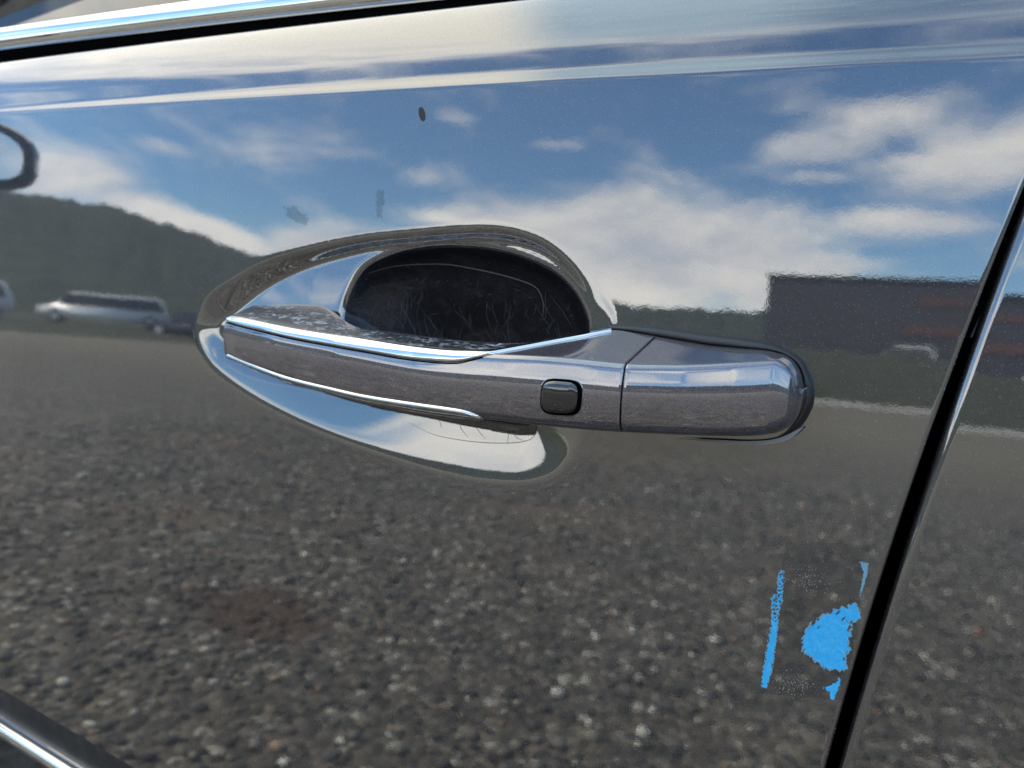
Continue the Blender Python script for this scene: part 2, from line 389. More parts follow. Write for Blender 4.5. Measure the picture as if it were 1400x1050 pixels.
def gs(a, n):
    k = np.exp(-(np.arange(-3*n, 3*n+1)/n)**2/2); k /= k.sum(); return np.convolve(np.pad(a, 3*n, mode='edge'), k, 'valid')
def corner(poly, radii, nb=9, ns=4):
    """polygon with rounded corners -> fixed number of samples"""
    out = []; m_ = len(poly)
    Pn = [np.array(p) for p in poly]; ent = []; ex = []
    for i in range(m_):
        a, b_, c_ = Pn[i-1], Pn[i], Pn[(i+1) % m_]
        la, lc = np.linalg.norm(a-b_), np.linalg.norm(c_-b_)
        r1 = min(radii[i], .48*la); r2 = min(radii[i], .48*lc)
        ent.append(b_+(a-b_)/la*r1); ex.append(b_+(c_-b_)/lc*r2)
    for i in range(m_):
        for k in range(nb):
            t = k/(nb-1); out.append((1-t)**2*ent[i]+2*t*(1-t)*Pn[i]+t*t*ex[i])
        q = ent[(i+1) % m_]
        for k in range(1, ns): out.append(ex[i]+(q-ex[i])*k/ns)
    return np.array(out)
def loft(Xs, smoothn=3, endinset=(True, False)):
    zA, zR, zE = (cz(c_, Xs) for c_ in (A_, R_, E_))
    y0, y1 = yA(Xs), yf(Xs)
    zA, zR, zE, y0, y1 = (gs(a, smoothn) for a in (zA, zR, zE, y0, y1))
    secs = []
    for X, a, r_, e, ya, yf_ in zip(Xs, zA, zR, zE, y0, y1):
        r_ = min(r_, a-.10*(a-e)-.0002); h = r_-e
        dep = abs(yf_-ya)
        wx = float(sstep(X, -.19, -.14)); yr = yf_+min(.0024-.0012*wx, dep*.2); ye = yf_+min(.0030, dep*.2)
        ya = max(ya, yf_+.0012)
        poly = [(ya, a), (yr, r_), (yf_, r_-(.31+.16*wx)*h), (ye, e+.0006), (max(ya, ye+.001), e+.003 if dep > .01 else e+.0008)]
        rad = [.0012, .0019, .05, .0052, .001]
        s = corner(poly, rad)
        secs.append(np.column_stack([np.full(len(s), X), s]))
    V = np.array(secs)
    return V
def close_loft(V, name, m_, insets=((0, .0007), (-1, .0007)), inx=.0005, parent=car):
    secs = [v for v in V]
    for end, ins in insets:
        s = V[end]; c_ = s.mean(0); k0 = []
        dirn = -1 if end == 0 else 1
        for f in (.35, .7, 1.):
            sh = s+(c_-s)/np.linalg.norm(c_-s, axis=1)[:, None]*ins*f**2*1.
            sh[:, 0] += dirn*inx*math.sqrt(1-(1-f)**2); k0.append(sh)
        k0.append(np.tile(c_+[dirn*inx, 0, 0], (len(s), 1))*.999+k0[-1]*.001)
        secs = (k0[::-1]+secs) if end == 0 else (secs+k0)
    VV = np.array(secs)
    q = gridq(VV.shape[0], VV.shape[1], closed_v=True)
    me = mesh_np(name, VV, q); o = part(name, me, m_, parent)
    return o, VV.reshape(-1, 3), q
XG0 = -.0795; XG1 = -.0779
Xl = P(309, 460, -.019)[0]
gripV = loft(np.concatenate([np.linspace(Xl, XG0, 300)]))
grip, gv, gq = close_loft(gripV, 'door_handle', PAINT2)
grip.data.materials.append(BACKM)
for p_ in grip.data.polygons:
    if p_.vertices[0] % 60 >= 51: p_.material_index = 1
grip['label'] = 'grey metallic pull handle with chrome edges'
Xc = np.concatenate([np.linspace(XG1, -.034, 70), np.linspace(-.0337, -.0253, 56)])
capV = loft(Xc, 1)
keycap, cv_, cq_ = close_loft(capV, 'key_cover', PAINT2, insets=((0, .0008), (-1, .0012)), inx=.0008)
bvh_grip = BVHTree.FromPolygons([Vector(v) for v in gv.tolist()], gq.tolist())
bvh_cap = BVHTree.FromPolygons([Vector(v) for v in cv_.tolist()], cq_.tolist())
WI[grip.name] = Matrix.Identity(4); WI[keycap.name] = Matrix.Identity(4); WI[front_door.name] = Matrix.Identity(4)
_e = gripV[-1].copy(); _e[:, 1:] = _e[:, 1:].mean(0)+(_e[:, 1:]-_e[:, 1:].mean(0))*.93
_e = np.stack([_e, _e]); _e[0, :, 0] = XG0-.001; _e[1, :, 0] = XG1+.001
part('handle_gap', mesh_np('handle_gap', _e, gridq(2, _e.shape[1], True)), MATTE)

def strip_between(name, up_pts, lo_pts, bvh, m_, parent, thick=.0007, n=220, k=11, base=.00005):
    """a proud moulding laid on a surface between two edge lines"""
    U = catmull(up_pts, 14, False); L = catmull(lo_pts, 14, False)
    def res(c_, n):
        s = np.r_[0, np.cumsum(np.linalg.norm(np.diff(c_, axis=0), axis=1))]; s /= s[-1]; t = np.linspace(0, 1, n)
        return np.column_stack([np.interp(t, s, c_[:, 0]), np.interp(t, s, c_[:, 1])])
    # pair the two lines by image x so the rungs stay upright
    xs = np.linspace(max(U[:, 0].min(), L[:, 0].min()), min(U[:, 0].max(), L[:, 0].max()), n)
    U = np.column_stack([xs, np.interp(xs, U[:, 0], U[:, 1])]); L = np.column_stack([xs, np.interp(xs, L[:, 0], L[:, 1])])
    rows = []
    for (a, b_) in zip(U, L):
        row = []
        for j in range(k):
            t = j/(k-1); p = a+(b_-a)*t
            h, nn = hit(bvh, *p)
            row.append(None if h is None else (np.array(h), np.array(nn), t))
        ok = [j for j in range(k) if row[j] is not None]
        if len(ok) < 2: continue
        row = [row[j] if row[j] is not None else row[min(ok, key=lambda q: abs(q-j))] for j in range(k)]
        rows.append(row)
    H = np.array([[r_[0] for r_ in row] for row in rows]); NN = np.array([[r_[1] for r_ in row] for row in rows])
    for _ in range(3):
        NN[1:-1] = (NN[:-2]+2*NN[1:-1]+NN[2:])/4
        H[1:-1, :] = (H[:-2]+2*H[1:-1]+H[2:])/4
    NN /= np.linalg.norm(NN, axis=2)[..., None]
    t = np.linspace(0, 1, k); prof = np.sqrt(np.clip(1-(2*t-1)**6, 0, 1)); prof[0] = prof[-1] = -.35
    wdt = np.linalg.norm(H[:, -1]-H[:, 0], axis=1); th = np.minimum(thick, wdt*.35)
    V = H+NN*(base+prof[None, :, None]*th[:, None, None])
    me = mesh_np(name, V, gridq(V.shape[0], V.shape[1]))
    return part(name, me, m_, parent)
UPB = [(309, 429), (330, 433), (350, 437.5), (400, 448.5), (457, 457.5), (503, 464), (554, 472), (606, 478), (640, 479.5), (662, 479.5), (680, 478.5), (720, 471.5), (760, 463.5), (800, 456.5), (836, 450.5)]
LOB = [(309, 440), (330, 446), (350, 451), (400, 463), (457, 473.5), (503, 481.5), (554, 490.5), (600, 495.5), (625, 496), (642, 492.5), (660, 488), (680, 483), (720, 475.5), (760, 468), (800, 461), (836, 454)]
strip_between('chrome_strip', UPB, LOB, bvh_grip, CHROME, grip, .0009)
strip_between('chrome_strip', [(311, 484), (330, 492.5), (350, 500), (393, 515), (450, 529), (500, 540), (564, 550), (610, 556.5), (640, 562), (660, 571), (673, 577)],
              [(311, 490), (330, 498.5), (350, 507), (407, 527), (450, 539), (500, 551.5), (564, 563), (610, 569.5), (640, 573.5), (660, 576.5), (673, 578.2)], bvh_grip, CHROME, grip, .0010, base=.0001)
# dark joint line under the wide chrome strip
strip_between('joint', [(a, b_-.3) for a, b_ in LOB[:11]], [(a, b_+1.8) for a, b_ in LOB[:11]], bvh_grip, MATTE, grip, .0002, k=5)
# weathered top cover of the grip
ATOP = [(312, 427), (322, 424.5), (335, 421), (360, 418.3), (400, 417), (432, 418), (445, 422), (456, 431), (466, 441), (480, 448.5), (520, 453.5), (560, 458.5), (640, 467), (700, 469.5), (745, 466.6), (770, 463.6)]
BTOP = [(312, 429.4), (330, 433.5), (350, 438), (400, 449), (457, 458), (503, 464.5), (554, 472.5), (606, 478.5), (640, 480), (662, 480), (680, 478.5), (720, 471.5), (745, 467.2), (770, 463.9)]
strip_between('top_cover', ATOP, BTOP, bvh_grip, TOPM, grip, .0003, base=.00002)

def patch(name, maskf, box, step, bvh, m_, parent, off=.0001, dome=None):
    x0, y0, x1, y1 = box; xs = np.arange(x0, x1+step, step); ys = np.arange(y0, y1+step, step)
    idx = {}; V = []; Fc = []
    def vid(i, j):
        if (i, j) not in idx:
            h, nn = hit(bvh, xs[i], ys[j])
            if h is None: idx[(i, j)] = None
            else:
                o_ = off if dome is None else off+dome(xs[i], ys[j])
                idx[(i, j)] = len(V); V.append(h+nn*o_)
        return idx[(i, j)]
    for i in range(len(xs)-1):
        for j in range(len(ys)-1):
            if maskf(xs[i]+step/2, ys[j]+step/2):
                q = [vid(i, j), vid(i, j+1), vid(i+1, j+1), vid(i+1, j)]
                if None not in q: Fc.append(q)
    return part(name, mesh_py(name, V, Fc), m_, parent)
def fan(name, cx, cy, rx, ry, e, rot, bvh, m_, parent, prof, nr=14, na=72):
    """rounded-square patch grown from its centre, height given by prof(r)"""
    V = []; Fc = []
    for i in range(nr+1):
        r_ = i/nr
        for k in range(na):
            a = 2*pi*k/na; ca, sa = cos(a), sin(a); s = (abs(ca)**e+abs(sa)**e)**(-1/e)
            x, y = rx*r_*s*ca, ry*r_*s*sa
            X_, Y_ = cx+x*cos(rot)-y*sin(rot), cy+x*sin(rot)+y*cos(rot)
            h, nn = hit(bvh, X_, Y_); V.append(h+nn*prof(r_))
    for i in range(nr):
        for k in range(na):
            Fc.append((i*na+k, i*na+(k+1) % na, (i+1)*na+(k+1) % na, (i+1)*na+k))
    me = mesh_py(name, V, Fc); return part(name, me, m_, parent)
fan('button_recess_shade', 767.5, 543, 28.5, 24.8, 3.6, radians(4), bvh_grip, MATTE, grip, lambda r_: .00018, nr=6)  # raised flat black patch: shade of a recess painted on, no hole cut
fan('button_rim', 767.2, 543.4, 30.0, 26.2, 3.6, radians(4), bvh_grip, PAINT2, grip, lambda r_: .00012*(1 if r_ < .97 else 0), nr=20)
fan('lock_button', 765, 543, 24.6, 21.6, 3.6, radians(4), bvh_grip, GLOSSB, grip, lambda r_: .0003+.0012*math.sqrt(max(0, 1-r_**2.6)))

# ------------------------------------------------------------------ key cover gasket
OUT = [(834, 443), (860, 442.5), (892, 445), (930, 450), (970, 456), (1005, 460), (1033, 464), (1055, 468), (1072, 474), (1088, 483), (1100, 494), (1108, 508), (1113, 524), (1113.5, 548), (1109, 562), (1100, 578), (1089, 590), (1074, 601), (1054, 606), (1018, 606), (985, 603.5), (955, 600.5)]
INN = [(836, 451), (862, 454), (889, 458.5), (926, 464.5), (962, 470.5), (990, 473.8), (1012, 476), (1036, 478), (1060, 481.5), (1075, 487), (1087, 495), (1094, 505), (1098, 520), (1098.5, 545), (1095, 559), (1089, 572), (1081, 583), (1070, 593), (1052, 600), (1018, 602.5), (985, 601), (955, 599.5)]
def sweep_pair(name, O, I, m_, y_in, rise, parent, lo=0, hi=1, ksec=12, both_y=0.0):
    O = catmull(O, 8, False); I = catmull(I, 8, False); V = []
    for o_, i_ in zip(O, I):
        a = P(*o_, 0.); a[1] = float(door_y(np.array([a[0]]), np.array([a[2]]))[0])+.0003
        b_ = P(*i_, y_in); row = []
        w_ = np.linalg.norm(b_-a)
        for k in range(ksec+1):
            t = k/ksec; p = a+(b_-a)*t; p[1] -= rise*math.sin(pi*min(1, t*1.0))**.7*min(1, w_/.003); row.append(p)
        V.append(row)
    V = np.array(V)
    return part(name, mesh_np(name, V, gridq(V.shape[0], V.shape[1], flip=True)), m_, parent)
GASK, gn, gb = simple('aged_gasket', (.022, .021, .021), .33, 0, Specular_IOR_Level=.6)
gasket = sweep_pair('gasket', OUT, INN, GASK, -.0025, .0016, car)

def lip(O, I, yo, yi, m_, parent):
    O = catmull(O, 8, False); I = catmull(I, 8, False)
    V = np.array([[P(*(o_+(i_-o_)*t), yo+(yi-yo)*t) for t in np.linspace(0, 1, 6)] for o_, i_ in zip(O, I)])
    return part('recess_lip', mesh_np('recess_lip', V, gridq(V.shape[0], V.shape[1], flip=True)), m_, parent)
lip([(925, 599.6), (960, 603), (990, 606), (1020, 608), (1055, 607), (1080, 600), (1098, 585)], [(925, 599.2), (960, 600.5), (990, 601.8), (1020, 603), (1052, 601.5), (1074, 595.5), (1096, 584)], -.0047, -.0044, simple('painted_lip_glint', (.42, .43, .43), .35)[0], car)  # bright sky reflection on the lip is put into its pale colour

# ------------------------------------------------------------------ front of the door bottom: moulding with chrome insert
def tube_x(name, x0, x1, prof, m_, parent, n=60, zf=lambda x: 0.):
    V = []
    for x in np.linspace(x0, x1, n):
        yb = (x+.15)**2/30.; V.append([(x, p[0]+yb, p[1]+zf(x)) for p in prof])
    V = np.array(V); return part(name, mesh_np(name, V, gridq(n, len(prof), True)), m_, parent)
def ell(cy_, cz_, ry, rz, n=24, e=2.4):
    return [(cy_+ry*np.sign(cos(a))*abs(cos(a))**(2/e), cz_+rz*np.sign(sin(a))*abs(sin(a))**(2/e)) for a in np.linspace(0, 2*pi, n, endpoint=False)]
zt = lambda x: -.0402*x-.0402*.46
MOULD, mn_, mb_ = simple('satin_black_moulding', (.022, .023, .025), .42, 0, Specular_IOR_Level=.5)
_mg = mn_.n('ShaderNodeNewGeometry'); _mz = mn_.noise(_mg.outputs['Position'], 130, 5, .7)
mn_.l(mn_.mix(mn_.smooth(_mz.outputs[0], .4, .75), (.016, .017, .019, 1), (.045, .044, .042, 1)), mb_.inputs['Base Color'])
yb_sill = float(np.interp(-.383, vt, yt))
tube_x('sill_moulding', -1.1, edgeX(pl, -.25)-.004, ell(yb_sill+.0015, -.2430, .0030, .0135, 32, 2.0), MOULD, car, zf=zt)
tube_x('sill_chrome', -1.1, edgeX(pl, -.25)-.004, ell(yb_sill-.0005, -.2605, .0055, .0046), CHROME, car, zf=zt)
# belt line: black weatherstrip and chrome moulding, glass above
yb_top = float(np.interp(.047, vt, yt))
zb = lambda x: crease_z(x)-.013*(x+.195)
tube_x('window_weatherstrip', -1.1, .9, ell(yb_top+.006, .0478, .007, .0070, 20), MATTE, car, zf=zb)
tube_x('belt_moulding', -1.1, .9, ell(yb_top+.0055, .0605, .010, .0092, 28, 2.6), CHROME, car, zf=zb)
tube_x('glass_run_seal', -1.1, .9, ell(yb_top+.014, .0725, .005, .004, 16), RUBBER, car, zf=zb)
g0 = yb_top+.015
gv_ = [(-1.1, g0, .06), (1.0, g0, .0), (1.0, g0+.22, .62), (-.35, g0+.22, .62), (-1.1, g0+.04, .16)]
gm = mesh_py('side_glass', gv_, [(0, 1, 2, 3, 4)]); side_glass = part('side_glass', gm, GLASS, car, False)
# dark inner frame behind the shut line
part('door_frame', mesh_py('door_frame', [(-.25, .026, -.75), (.25, .026, -.75), (.25, .06, .17), (-.25, .06, .17)], [(0, 1, 2, 3)]), MATTE, car, False)

# ------------------------------------------------------------------ rest of the body (it shades the gravel and shows beyond the frame)
def body_shell():
    bm = bmesh.new()
    prof = [(-3.0, -.55), (-3.05, -.25), (-2.9, .02), (-1.75, .16), (-.85, .62), (-.3, .74), (1.9, .76), (2.45, .55), (2.75, .1), (2.8, -.5), (2.5, -.68), (-2.7, -.68)]
    L = []; 
    for (yy, ins) in ((.055, 0), (.9, -.04), (1.75, 0)):
        row = []
        for x, z in prof:
            tumble = .0 if z < .2 else (z-.1)*.36
            yv = yy+(tumble if yy < .5 else (-tumble if yy > 1.2 else 0)); zz = z+(.03 if yy == .9 and z > .1 else 0)
            row.append(bm.verts.new((x, yv, zz)))
        L.append(row)
    n = len(prof)
    for a, b_ in zip(L, L[1:]):
        for i in range(n): bm.faces.new((a[i], a[(i+1) % n], b_[(i+1) % n], b_[i]))
    bm.faces.new(L[0][::-1]); bm.faces.new(L[-1])
    return bm_mesh('body', bm)
part('body', body_shell(), PAINT, car, False)
def wheel(x, y):
    bm = bmesh.new(); prof = [(-.11, .20), (-.11, .33), (-.07, .36), (.07, .36), (.11, .33), (.11, .20)]; n = 36; rows = []
    for k in range(n):
        a = 2*pi*k/n; rows.append([bm.verts.new((x+r_*cos(a), y+o_, -.62+r_*sin(a))) for o_, r_ in prof])
    for k in range(n):
        for j in range(len(prof)): bm.faces.new((rows[k][j], rows[(k+1) % n][j], rows[(k+1) % n][(j+1) % 6], rows[k][(j+1) % 6]))
    return bm_mesh('tyre', bm)
TYRE, _, _ = simple('tyre_rubber', (.02, .02, .02), .8)
for x, y in ((-2.0, .17), (1.75, .17), (-2.0, 1.63), (1.75, 1.63)):
    part('wheel', wheel(x, y), TYRE)
# side mirror: housing, glass, arm
def mirror():
    bm = bmesh.new(); n = 40; rows = []
    c_ = np.array([-1.025, -.165, .203])
    for k, (dx, s) in enumerate(((.0, .93), (-.004, 1.0), (-.03, 1.02), (-.07, .88), (-.10, .62), (-.115, .3), (-.118, .02))):
        row = []
        for j in range(n):
            a = 2*pi*j/n; e = 3.2; q = (abs(cos(a))**e+abs(sin(a))**e)**(-1/e)
            row.append(bm.verts.new((c_[0]+dx, c_[1]+.115*s*q*cos(a), c_[2]+.045*s*q*sin(a))))
        rows.append(row)
    for a, b_ in zip(rows, rows[1:]):
        for j in range(n): bm.faces.new((a[j], a[(j+1) % n], b_[(j+1) % n], b_[j]))
    hs = part('side_mirror', bm_mesh('side_mirror', bm), GLOSSB, car)
    WI[hs.name] = Matrix.Identity(4)
    V = []; 
    for j in range(n):
        a = 2*pi*j/n; e = 3.2; q = (abs(cos(a))**e+abs(sin(a))**e)**(-1/e)
        V.append((c_[0]-.002, c_[1]+.107*q*cos(a)*.86, c_[2]+.042*q*sin(a)*.80))
    part('mirror_glass', mesh_py('mirror_glass', V, [tuple(range(n))]), MIRROR, hs, False)
    bm = bmesh.new(); pr_ = [(-.06, 0, .13), (-.05, -.13, .17)]
    A0 = [(-1.03, .03, .13), (-.97, .03, .13), (-.97, .03, .16), (-1.03, .03, .16)]; B0 = [(-1.02, -.10, .15), (-.975, -.10, .15), (-.975, -.10, .17), (-1.02, -.10, .17)]
    a = [bm.verts.new(v) for v in A0]; b_ = [bm.verts.new(v) for v in B0]
    for i in range(4): bm.faces.new((a[i], a[(i+1) % 4], b_[(i+1) % 4], b_[i]))
    bm.faces.new(a[::-1]); bm.faces.new(b_)
    part('mirror_arm', bm_mesh('mirror_arm', bm), GLOSSB, hs, False)
mirror()

# ------------------------------------------------------------------ torn sticker, dirt, scratches
BLUE, bn, bb = simple('blue_vinyl', (.05, .30, .80), .55)
_g = bn.n('ShaderNodeNewGeometry'); _nz = bn.noise(_g.outputs['Position'], 330, 6, .75, 2.)
bn.l(bn.mix(bn.smooth(_nz.outputs[0], .40, .80), (.03, .50, 1., 1), (.16, .70, 1., 1)), bb.inputs['Base Color'])
_bp = bn.n('ShaderNodeBump'); _bp.inputs['Distance'].default_value = 1; bn.l(bn.m('MULTIPLY', _nz.outputs[0], 1e-4), _bp.inputs['Height']); bn.l(_bp.outputs[0], bb.inputs['Normal'])
PALE, pn, pb = simple('thin_adhesive_edge', (.22, .42, .55), .6)
def inpoly(poly):
    A = np.array(poly, float); B = np.roll(A, -1, 0)
    def f(x, y):
        c_ = (A[:, 1] > y) != (B[:, 1] > y)
        with np.errstate(divide='ignore', invalid='ignore'):
            return bool((c_ & (x < (B[:, 0]-A[:, 0])*(y-A[:, 1])/(B[:, 1]-A[:, 1])+A[:, 0])).sum() % 2)
    return f
def sdpoly(poly, x, y): return float(sdf(np.array([x]), np.array([y]), np.array(poly, float))[0])
def nz(x, y, s, k=0.): return noise.noise(Vector((x*s, y*s, k)))
S1 = [(1097, 882), (1102, 864), (1107, 856), (1120, 846), (1140, 835), (1160, 830), (1169, 826), (1174, 833), (1174, 846), (1165, 848), (1158, 849), (1166, 856), (1160, 862), (1162, 869), (1158, 880), (1161, 888), (1156, 895), (1157, 913), (1150, 917), (1128, 912), (1112, 899), (1099, 892)]
S2 = [(1066, 781), (1072, 781), (1070, 800), (1069, 822), (1063, 838), (1064, 850), (1060, 880), (1055, 915), (1048, 940), (1042, 938), (1042, 925), (1047, 900), (1052, 870), (1056, 850), (1055, 830), (1055, 817), (1062, 812), (1064, 795)]
S3 = [(1148, 925), (1149, 935), (1144, 946), (1141, 955), (1136, 957), (1134, 946), (1126, 941), (1134, 937), (1143, 934)]
S4 = [(1176, 768), (1187, 770), (1185, 785), (1181, 800), (1176, 815), (1178, 800), (1181, 782)]
residue = patch('sticker_residue', lambda x, y: sdpoly(S1, x, y) > .5+4.*nz(x, y, .13)+2.2*nz(x+.3*y, y*.5, .35, 3.) and nz(x+.9*y, .25*y-.3*x, .16, 8.) < .52, (1090, 815, 1182, 925), .75, bvh_door, BLUE, front_door, .00012)
residue['label'] = 'largest torn piece of bright blue sticker film'
patch('sticker_edge', lambda x, y: -2.2 < sdpoly(S1, x, y)-4.*nz(x, y, .13)-2.2*nz(x+.3*y, y*.5, .35, 3.) < 1.2 and nz(x, y, .2, 5.) > -.15, (1088, 812, 1184, 928), .75, bvh_door, PALE, front_door, .00007)
r2_ = patch('sticker_residue', lambda x, y: sdpoly(S2, x, y) > .2+2.2*nz(x, y, .3, 1.) and (y > 850 or nz(x, y, .35, 9.) > -.05), (1036, 772, 1080, 945), 1.0, bvh_door, BLUE, front_door, .0001)
r2_['label'] = 'narrow vertical sliver of blue sticker film'
patch('sticker_edge', lambda x, y: -1.2 < sdpoly(S2, x, y)-2.2*nz(x, y, .3, 1.) < .9 and nz(x, y, .3, 15.) > -.1, (1034, 770, 1082, 948), 1.0, bvh_door, PALE, front_door, .00006)
patch('sticker_residue', lambda x, y: sdpoly(S3, x, y) > 2.0*nz(x, y, .4, 2.), (1120, 920, 1155, 962), 1.0, bvh_door, BLUE, front_door, .0001)
patch('sticker_edge', lambda x, y: sdpoly(S4, x, y) > -.3+1.6*nz(x, y, .5, 2.), (1170, 764, 1192, 820), .9, bvh_door, PALE, front_door, .0001)
FILM, fn, fb = mat('dull_adhesive_film')
fb.inputs['Base Color'].default_value = (.07, .068, .062, 1); fb.inputs['Roughness'].default_value = .55
_t = fn.n('ShaderNodeBsdfTransparent'); _mx = fn.n('ShaderNodeMixShader')
_g2 = fn.n('ShaderNodeNewGeometry')
fn.l(fn.m('ADD', fn.m('MULTIPLY', fn.noise(_g2.outputs['Position'], 260, 5, .7).outputs[0], .25), .04), _mx.inputs[0]); fn.l(_t.outputs[0], _mx.inputs[1]); fn.l(fb.outputs[0], _mx.inputs[2])
fn.l(_mx.outputs[0], fn.nt.nodes['Material Output'].inputs[0])
FQ = [(1074, 740), (1189, 745), (1156, 958), (1043, 948)]
patch('adhesive_film', lambda x, y: sdpoly(FQ, x, y) > 1.5*nz(x, y, .12)+.8*nz(x, y, .5), (1036, 734, 1196, 965), 2.2, bvh_door, FILM, front_door, .00004)
WHITE, _, _ = simple('pale_grit', (.55, .54, .50), .8)
def specks(name, cnt, fpos, size, bvh, m_, parent, stuff=True):
    V = []; Fc = []
    for _ in range(cnt):
        x, y = fpos(); h, nn = hit(bvh, x, y)
        if h is None: continue
        s = size*random.uniform(.5, 1.5); a0 = random.uniform(0, 6.28); t1 = nn.orthogonal().normalized(); t2 = nn.cross(t1); b0 = len(V)
        el_ = random.uniform(.35, 1.)
        for k in range(5):
            a = a0+2*pi*k/5; V.append(h+t1*(s*cos(a))+t2*(s*sin(a)*el_)+nn*.00002)
        V.append(h+nn*(.00005+s*.4))
        for k in range(5): Fc.append((b0+k, b0+(k+1) % 5, b0+5))
    o = part(name, mesh_py(name, V, Fc), m_, parent)
    if stuff: o['kind'] = 'stuff'
    return o
def fp1():
    while True:
        x, y = random.gauss(1100, 18), random.gauss(793, 10)
        if inpoly(FQ)(x, y): return x+.3*(y-793), y
def fp2(): return random.gauss(1082, 18), random.gauss(935, 9)
specks('grit', 150, fp1, .00013, bvh_door, WHITE, front_door); specks('grit', 130, fp2, .00014, bvh_door, WHITE, front_door)
specks('grit', 50, lambda: (random.uniform(1050, 1190), random.uniform(745, 960)), .0001, bvh_door, WHITE, front_door)
def ribbon(name, paths, wpx, bvh, m_, parent, off=.00003, stuff=False):
    V = []; Fc = []
    for pts in paths:
        c_ = catmull(pts, 10, False); t = np.gradient(c_, axis=0); t /= np.linalg.norm(t, axis=1)[:, None]+1e-9; nn2 = np.column_stack([-t[:, 1], t[:, 0]])
        prev = None; m_n = len(c_)
        for i, (p, q) in enumerate(zip(c_, nn2)):
            ww = wpx*.5*(.25+.75*sin(pi*(i+.5)/m_n)); hh = [hit(bvh, *(p+q*s*ww)) for s in (-1, 1)]
            if hh[0][0] is None or hh[1][0] is None: prev = None; continue
            a = len(V); V.append(hh[0][0]+hh[0][1]*off); V.append(hh[1][0]+hh[1][1]*off)
            if prev is not None: Fc.append((prev, prev+1, a+1, a))
            prev = a
    o = part(name, mesh_py(name, V, Fc), m_, parent)
    if stuff: o['kind'] = 'stuff'
    return o
SCR, _, _ = simple('scuff_mark', (.062, .062, .07), .5)
EDGE, _, _ = simple('film_edge', (.16, .17, .18), .45)
DARK, _, _ = simple('dark_hair_scratch', (.03, .035, .05), .5)
ribbon('protective_film_edge', [[(503, 374), (540, 364), (600, 361), (640, 366), (690, 377), (726, 389), (738, 400), (743, 418), (742, 432)]], 1.5, bvh_door, EDGE, front_door)
pp = []
for _ in range(46):
    x = random.uniform(520, 775); y = random.uniform(395, 455); ln = random.uniform(10, 48); s = random.gauss(0, .35); b_ = random.gauss(0, 3)
    pp.append([(x, y), (x+s*ln*.5+b_, y+ln*.5), (x+s*ln, y+ln)])
for _ in range(25):
    x = random.uniform(510, 780); y = random.uniform(365, 440); ln = random.uniform(4, 14); a = random.uniform(0, 6.28)
    pp.append([(x, y), (x+ln*.5*cos(a), y+ln*.5*sin(a)+1), (x+ln*cos(a), y+ln*sin(a))])
ribbon('nail_scratches', pp, .8, bvh_door, SCR, front_door, stuff=True)
ribbon('protective_film_edge', [[(560, 578), (590, 593), (620, 600), (660, 605), (700, 605.5), (722, 602), (731, 595), (734, 588)]], .9, bvh_door, DARK, front_door)
ribbon('nail_scratches', [[(628, 573), (630, 585), (640, 598)], [(645, 576), (655, 590), (664, 600)], [(697, 582), (695, 595), (694, 607)], [(700, 584), (706, 598), (720, 603)], [(600, 572), (604, 585)]], .6, bvh_door, DARK, front_door, stuff=True)
specks('dust', 60, lambda: (random.uniform(500, 790), random.uniform(350, 455)), .00011, bvh_door, WHITE, front_door)
specks('dust', 90, lambda: (random.uniform(0, 1330), random.uniform(60, 1040)), .00012, bvh_door, WHITE, front_door)
specks('dust', 70, lambda: (random.uniform(320, 850), random.uniform(425, 590)), .00008, bvh_grip, WHITE, grip)
specks('dust', 40, lambda: (random.uniform(870, 1090), random.uniform(470, 590)), .00009, bvh_cap, WHITE, keycap)
specks('dust', 45, lambda: (1268+random.gauss(0, 1.5)-.36*0, 0) if False else (lambda y: (np.interp(y, [400, 620, 1050], [1341, 1263, 1127])+random.gauss(-1.5, 1.2), y))(random.uniform(260, 1040)), .00016, bvh_door, WHITE, front_door)
DIRT, _, _ = simple('dried_dirt', (.05, .048, .045), .8)
fan('dirt_spot', 577, 156, 4.5, 10, 2.2, radians(-12), bvh_door, DIRT, front_door, lambda r_: .00008*(1-r_*r_), nr=5, na=24)
specks('grit', 7, lambda: (random.gauss(808, 3), random.gauss(490, 1.5)), .00022, bvh_grip, WHITE, grip)

SM1 = [(388, 284), (398, 282), (412, 290), (424, 300), (418, 308), (408, 303), (400, 300), (392, 292)]
SM2 = [(516, 258), (524, 262), (525, 280), (522, 298), (516, 296), (514, 278)]
patch('smudge', lambda x, y: sdpoly(SM1, x, y) > 5*nz(x, y, .12)+2*nz(x, y, .4), (380, 275, 432, 316), 1.2, bvh_door, FILM, front_door, .00003)
patch('smudge', lambda x, y: sdpoly(SM2, x, y) > 3*nz(x, y, .15)+1.5*nz(x, y, .5), (508, 252, 532, 304), 1.2, bvh_door, FILM, front_door, .00003)
